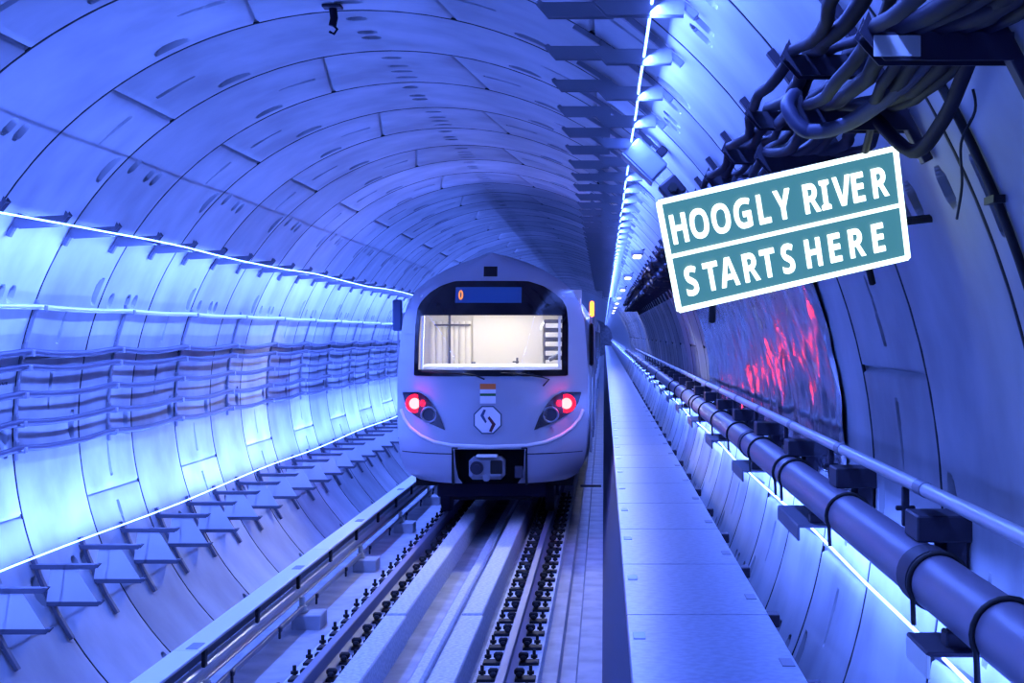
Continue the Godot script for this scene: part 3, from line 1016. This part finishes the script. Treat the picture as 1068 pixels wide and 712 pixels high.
# ---------------------------------------------------------------- right wall
func right_wall() -> void:
	# large pipe with its straps
	var pc := Vector3(2.60, CY - 0.08, 0)
	var pipe := thing("water_main", "large dark painted water pipe along the right wall", "pipe", pc)
	var z := 1.0
	for k in 12:
		part("pipe_length", MB.new().tube([Vector3(0, 0, z), Vector3(0, 0, z - 5.98)], 0.09, 28).mesh(), M.pipe_paint, pipe)
		part("coupling", MB.new().tube([Vector3(0, 0, z - 5.90), Vector3(0, 0, z - 5.905), Vector3(0, 0, z - 6.05)], 0.099, 28).mesh(), M.dark_steel, pipe)
		z -= 6.0
	var ub := []
	for i in 13:
		var a := PI * i / 12.0 + 0.5
		ub.append(Vector3(cos(a) * 0.097, sin(a) * 0.097, 0))
	ub.append(Vector3(ub[-1].x + 0.004, -0.13, 0))
	var ubm := MB.new().tube(ub, 0.009, 6).mesh()
	for d in [4.02, 4.85, 6.65, 8.45, 8.75, 10.25, 12.05, 13.85, 15.65, 17.45, 19.25, 21.05, 22.85]:
		part("strap", ubm, M.black_rubber, pipe, Vector3(0, 0, -d))
	# shelf plates that carry the pipe over the light strip
	for k in 16:
		var d := 4.42 + 2.95 * k
		var o := thing("pipe_support", "steel shelf plate under the large pipe, %s from the camera" % nth(k), "bracket", Vector3(0, CY - 0.215, -d), "shelf plates under the large pipe")
		var l := 0.30 if k == 0 else 0.85
		part("plate", MB.new().box(Vector3(2.60, 0.0, -l / 2), Vector3(0.26, 0.016, l), 0.004).mesh(), M.dull_steel if k > 0 else M.dark_steel, o)
		part("apron", MB.new().box(Vector3(2.475, -0.035, -l / 2), Vector3(0.012, 0.07, l), 0.003).mesh(), M.dull_steel if k > 0 else M.pale_paint, o)
		part("stay", MB.new().beam(Vector3(2.50, -0.015, -l + 0.05), Vector3(2.70, -0.16, -l + 0.05), 0.03, 0.02).mesh(), M.dull_steel, o)
		part("saddle", MB.new().box(Vector3(2.60, 0.028, -0.1), Vector3(0.12, 0.05, 0.08), 0.006).mesh(), M.dark_steel, o)
	# handrail on posts with equipment boxes between
	var hr := thing("handrail", "slim pale handrail pipe above the large pipe on the right wall", "handrail", Vector3(2.62, CY + 0.186, 0))
	for k in 30:
		var c := 2.0 - 1.8 * k
		part("rail_length", MB.new().tube([Vector3(0, 0, c), Vector3(0, 0, c - 1.79)], 0.024, 14).mesh(), M.handrail, hr)
		part("sleeve", MB.new().tube([Vector3(0, 0, c - 0.06), Vector3(0, 0, c + 0.06)], 0.027, 14).mesh(), M.galvanised, hr)
	var post := MB.new().box(Vector3(0.0, -0.095, 0), Vector3(0.025, 0.14, 0.03), 0.004).box(Vector3(0.0, -0.10, 0), Vector3(0.07, 0.018, 0.02), 0.004).beam(Vector3(0, -0.155, 0), Vector3(0.115, -0.155, 0), 0.03, 0.02).mesh()
	for k in 20:
		part("post", post, M.dark_steel, hr, Vector3(0, 0, -5.5 - 1.8 * k))
	var bx := MB.new().box(Vector3(2.69, 0.02, 0), Vector3(0.20, 0.09, 0.22), 0.006).mesh()
	var lid := MB.new().box(Vector3(2.725, -0.08, 0.0), Vector3(0.07, 0.15, 0.20), 0.004).mesh()
	for k in 14:
		var o := thing("junction_box", "dark square box between handrail and large pipe, %s from the camera" % nth(k), "box", Vector3(0, CY + 0.035, -5.25 - 1.8 * k), "dark boxes behind the large pipe")
		part("body", bx, M.dark_steel, o)
		part("back_plate", lid, M.dark_steel, o)
	# crumpled plastic sheet on the wall behind the sign
	var fn := FastNoiseLite.new()
	fn.seed = 5
	fn.frequency = 1.0
	var g := []
	for i in 150:
		var zz := -7.7 - 9.5 * i / 149.0
		var row := []
		for j in 44:
			var a := lerpf(-1.0, 25.6, j / 43.0)
			var rr := R - 0.035 - 0.014 * absf(fn.get_noise_2d(zz * 5.0, a * 0.035)) - 0.018 * fn.get_noise_2d(zz * 1.6, a * 0.06 + 40.0) + (0.02 if j == 0 or j == 43 or i == 0 or i == 149 else 0.0)
			row.append(on_wall(a, rr, zz + 0.12 * fn.get_noise_2d(a * 0.05, 9.0) * (1.0 if i == 0 else 0.2)))
		g.append(row)
	tag(part(numbered("plastic_sheet"), MB.new().grid(g).mesh(), M.plastic_film, self), "crumpled glossy plastic sheet on right wall catching red streaks of light", "sheet")
	# luminaires along the right wall
	for k in 9:
		var o := thing("tunnel_luminaire", "small white wall luminaire high on the right, %s along the tunnel" % nth(k), "lamp", on_wall(41.0, 2.60, 3.0 if k == 0 else -12.0 - 7.6 * k), "luminaires high on the right wall")
		part("housing", MB.new().box(Vector3(0, 0.03, 0), Vector3(0.16, 0.06, 0.5), 0.015).mesh(), M.galvanised, o)
		part("lamp_tube", MB.new().box(Vector3(0, -0.012, 0), Vector3(0.10, 0.03, 0.44), 0.01).mesh(), M.lamp_white, o)
		part("bracket", MB.new().beam(Vector3(0.02, 0.05, 0), Vector3(0.10, 0.085, 0), 0.05, 0.02).mesh(), M.dark_steel, o)
		area(o, "luminaire_light", Vector3(0, -0.04, 0), Vector3(0, -1, 0), Vector3(0, 0, 1), 0.44, 0.10, Color(0.90, 0.92, 1.0), 0.25 if k == 0 else 1.2)


# ---------------------------------------------------------------- cables on the upper right
func cable_run() -> void:
	var zs := []
	for k in 34:
		zs.append(-3.3 - 1.12 * k)
	var up := arm_mesh(0.27, 0.06, 0.045, true)
	var dn := arm_mesh(0.33, 0.06, 0.045, true)
	bracket_row("cable_bracket", "dark two-armed cable bracket", "high on right wall", "cable brackets high on the right wall", post_mesh(26.0, 39.0), [[up, Vector3(wall_x(1.508) - 0.01, 1.508, 0), PI], [dn, Vector3(wall_x(1.352) - 0.01, 1.352, 0), PI]], zs, M.dark_steel)
	part("pale_end_plate", MB.new().box(Vector3(wall_x(1.352) - 0.26, 1.322, 0.038), Vector3(0.10, 0.045, 0.004), 0.001).mesh(), M.pale_paint, get_node("cable_bracket"))
	var fn := FastNoiseLite.new()
	fn.frequency = 0.35
	var where := ["outermost on upper arms", "second on upper arms", "third on upper arms", "innermost on upper arms", "outermost on lower arms", "second on lower arms", "third on lower arms", "fourth on lower arms", "fifth on lower arms", "innermost on lower arms"]
	for i in 10:
		fn.seed = 70 + i
		var low := i >= 4
		var x: float = (2.08 + 0.055 * i) if not low else (2.12 + 0.047 * (i - 4))
		var y: float = (1.508 if not low else 1.352)
		var r: float = [0.018, 0.022, 0.016, 0.019, 0.017, 0.021, 0.015, 0.019, 0.020, 0.016][i]
		var p := []
		var z := 0.6
		while z > -42.0:
			var ph := fposmod(-(z + 3.3), 1.12) / 1.12
			var lift := 4.0 * ph * (1.0 - ph)
			var sw := fn.get_noise_1d(z * 2.0)
			var px := x + 0.07 * sw * lift
			px = minf(px, wall_x(y) - 0.03)
			p.append(Vector3(px, CY + y + r + 0.003 - (0.05 + 0.03 * fn.get_noise_1d(z * 1.3 + 50.0)) * lift, z))
			z -= 0.14
		tag(part(numbered("power_cable"), MB.new().tube(p, r, 8).mesh(), M.cable_sheath, self), "dark power cable high on right wall, " + where[i], "cable", "power cables high on the right wall")
	# loose cable that drops from the near lower arm, loops and climbs back
	var pts := [Vector3(2.36, 3.56, -3.0), Vector3(2.34, 3.55, -3.35), Vector3(2.27, 3.47, -3.8), Vector3(2.20, 3.43, -4.15), Vector3(2.13, 3.425, -4.28), Vector3(2.09, 3.44, -4.30), Vector3(2.06, 3.50, -4.34), Vector3(2.10, 3.56, -4.5), Vector3(2.16, 3.60, -5.0), Vector3(2.17, 3.62, -5.6)]
	tag(part(numbered("looped_cable"), MB.new().tube(smooth(pts, 6), 0.022, 8).mesh(), M.cable_grey, self), "grey cable hanging in a U-shaped loop below the cable bracket", "cable")
	pts = [Vector3(2.36, 3.55, -3.3), Vector3(2.38, 3.48, -3.55), Vector3(2.40, 3.40, -3.9), Vector3(2.38, 3.36, -4.2), Vector3(2.30, 3.52, -4.45)]
	tag(part(numbered("drooping_cable"), MB.new().tube(smooth(pts, 6), 0.02, 8).mesh(), M.cable_sheath, self), "dark cable drooping against the right wall above the sign", "cable")
	pts = [Vector3(2.43, 3.45, -3.7), Vector3(2.44, 3.40, -3.72), Vector3(2.42, 3.33, -3.78), Vector3(2.45, 3.24, -3.9), Vector3(2.46, 3.16, -4.0)]
	tag(part(numbered("thin_wire"), MB.new().tube(smooth(pts, 5), 0.004, 5).mesh(), M.black_rubber, self), "thin dark wire dangling from the cables right of the sign", "wire")


func smooth(p: Array, k: int) -> Array:
	var o := []
	for i in p.size() - 1:
		for j in k:
			var a: Vector3 = p[maxi(i - 1, 0)]
			var b: Vector3 = p[i]
			o.append(b.cubic_interpolate(p[i + 1], a, p[mini(i + 2, p.size() - 1)], j / float(k)))
	o.append(p[-1])
	return o


# ---------------------------------------------------------------- sign
func letter_mesh(ch: String, h: float) -> TextMesh:
	var f := SystemFont.new()
	f.font_names = PackedStringArray(["Droid Sans"])
	f.font_weight = 700
	var t := TextMesh.new()
	t.text = ch
	t.font = f
	t.font_size = 64
	t.pixel_size = h / 64.0 / 0.715
	t.depth = 0.008
	t.curve_step = 2.0
	return t


func sign_board() -> void:
	var w := 0.7184
	var h := 0.3587
	var o := thing("lit_sign", "tilted lit teal sign reading HOOGLY RIVER STARTS HERE in white tubes", "sign", Vector3(2.0838, 3.1707, -4.6))
	var rv := Vector3(0.45276, 0.07788, 0.21687)
	o.basis = Basis(rv.normalized(), rv.length())
	part("case", MB.new().box(Vector3(0, 0, -0.022), Vector3(w - 0.008, h - 0.008, 0.03), 0.004).mesh(), M.sign_case, o)
	part("panel", MB.new().box(Vector3(0, 0, -0.004), Vector3(w - 0.012, h - 0.012, 0.008), 0.002).mesh(), M.sign_panel, o)
	var r := 0.0085
	for s in [-1.0, 1.0]:
		part("frame_tube", MB.new().tube([Vector3(-w / 2, s * h / 2, 0.004), Vector3(w / 2, s * h / 2, 0.004)], r, 8).mesh(), M.sign_tube, o)
		part("frame_tube", MB.new().tube([Vector3(s * w / 2, -h / 2, 0.004), Vector3(s * w / 2, h / 2, 0.004)], r, 8).mesh(), M.sign_tube, o)
	part("divider_tube", MB.new().tube([Vector3(-w / 2, 0.002, 0.006), Vector3(w / 2, -0.002, 0.006)], 0.0068, 8).mesh(), M.sign_tube, o)
	var rows := [
		["HOOGLYRIVER", [0.062, 0.148, 0.24, 0.333, 0.418, 0.503, 0.620, 0.684, 0.757, 0.822, 0.912], 0.088],
		["STARTSHERE", [0.075, 0.160, 0.236, 0.325, 0.405, 0.492, 0.600, 0.692, 0.783, 0.880], -0.088],
	]
	for q in rows:
		for i in q[0].length():
			var lt := part("letter", letter_mesh(q[0][i], 0.092), M.sign_tube, o, Vector3((q[1][i] - 0.5) * w, q[2] - 0.004, 0.008))
			lt.scale = Vector3(0.68, 1, 1)
	# hangers between the case, the cable bracket above and the wall below
	var inv := o.transform.affine_inverse()
	for q in [[Vector3(2.31, 3.46, -4.42), Vector3(2.31, 3.28, -4.72)], [Vector3(2.36, 3.10, -4.80), Vector3(2.39, 3.02, -4.86)], [Vector3(1.88, 3.05, -4.80), Vector3(1.885, 2.90, -4.90)]]:
		part("hanger_strap", MB.new().tube([inv * q[0], inv * q[1]], 0.012, 6).mesh(), M.black_rubber, o)
	part("wall_stay", MB.new().beam(inv * Vector3(2.40, 3.2, -4.75), inv * Vector3(2.56, 3.22, -4.78), 0.02, 0.02).mesh(), M.sign_case, o)
	area(o, "sign_light", Vector3(0, 0, 0.03), Vector3(0, 0, 1), Vector3(1, 0, 0), w, h, Color(0.62, 0.85, 0.86), 0.02)


# ---------------------------------------------------------------- small things
func small_things() -> void:
	# junction box hung on the ceiling left of the sign
	var j := thing("ceiling_box", "grey square junction box hung below the ceiling light strip", "box", on_wall(46.0, 2.62, -10.4))
	j.basis = Basis(Vector3.BACK, deg_to_rad(46.0))
	part("body", MB.new().box(Vector3.ZERO, Vector3(0.16, 0.27, 0.2), 0.012).mesh(), M.box_paint, j)
	part("lid", MB.new().box(Vector3(-0.085, 0, 0), Vector3(0.015, 0.29, 0.22), 0.006).mesh(), M.galvanised, j)
	part("mount", MB.new().box(Vector3(0.10, -0.04, 0), Vector3(0.1, 0.06, 0.1), 0.006).mesh(), M.dark_steel, j)
	var k := thing("cable_joint", "small dark cable joint box beside the grey junction box", "box", on_wall(40.0, 2.60, -10.2))
	k.basis = Basis(Vector3.BACK, deg_to_rad(40.0))
	part("body", MB.new().box(Vector3.ZERO, Vector3(0.14, 0.14, 0.16), 0.012).mesh(), M.dark_steel, k)
	part("gland", MB.new().tube([Vector3(0, 0, 0.07), Vector3(0, 0, 0.16)], 0.03, 10).mesh(), M.black_rubber, k)
	# black conduit that climbs the near right wall
	var c := thing("black_conduit", "black conduit climbing the near right wall around the ring", "conduit", Vector3(0, CY, -3.95))
	var p := []
	for i in 25:
		var a := deg_to_rad(lerpf(-2.0, 37.0, i / 24.0))
		p.append(Vector3(cos(a) * 2.76, sin(a) * 2.76, 0))
	part("tube", MB.new().tube(p, 0.013, 8).mesh(), M.black_rubber, c)
	for a in [22.5, 6.0]:
		var q := on_wall(a, 2.755) - Vector3(0, CY, 0)
		part("clip", MB.new().beam(q + Vector3(0, 0, 0.05), q - Vector3(0, 0, 0.05), 0.03, 0.02).mesh(), M.black_rubber, c)
	# faint stencil on the left wall
	var st := letter_mesh("OCN", 0.055)
	st.depth = 0.004
	var so := part(numbered("stencil_mark"), st, M.stencil, self, Vector3(-2.752, CY + 0.37, -10.95))
	so.rotation.y = PI / 2
	tag(so, "faint dark stencilled letters on the left wall between the cables", "lettering")
	# hook that hangs from the crown
	var hk := thing("ceiling_hook", "small dark hook hanging from the crown of the lining", "hook", on_wall(93.3, 2.77, -9.6))
	part("plate", MB.new().box(Vector3(0, -0.01, 0), Vector3(0.12, 0.02, 0.1), 0.004).mesh(), M.dark_steel, hk)
	part("stem", MB.new().tube([Vector3(0, 0, 0), Vector3(0.01, -0.08, 0), Vector3(0.0, -0.13, 0)], 0.025, 8).mesh(), M.cable_sheath, hk)
	part("hook_end", MB.new().tube([Vector3(0.0, -0.12, 0), Vector3(0.03, -0.15, 0), Vector3(0.01, -0.18, 0), Vector3(-0.02, -0.165, 0)], 0.009, 6).mesh(), M.cable_sheath, hk)
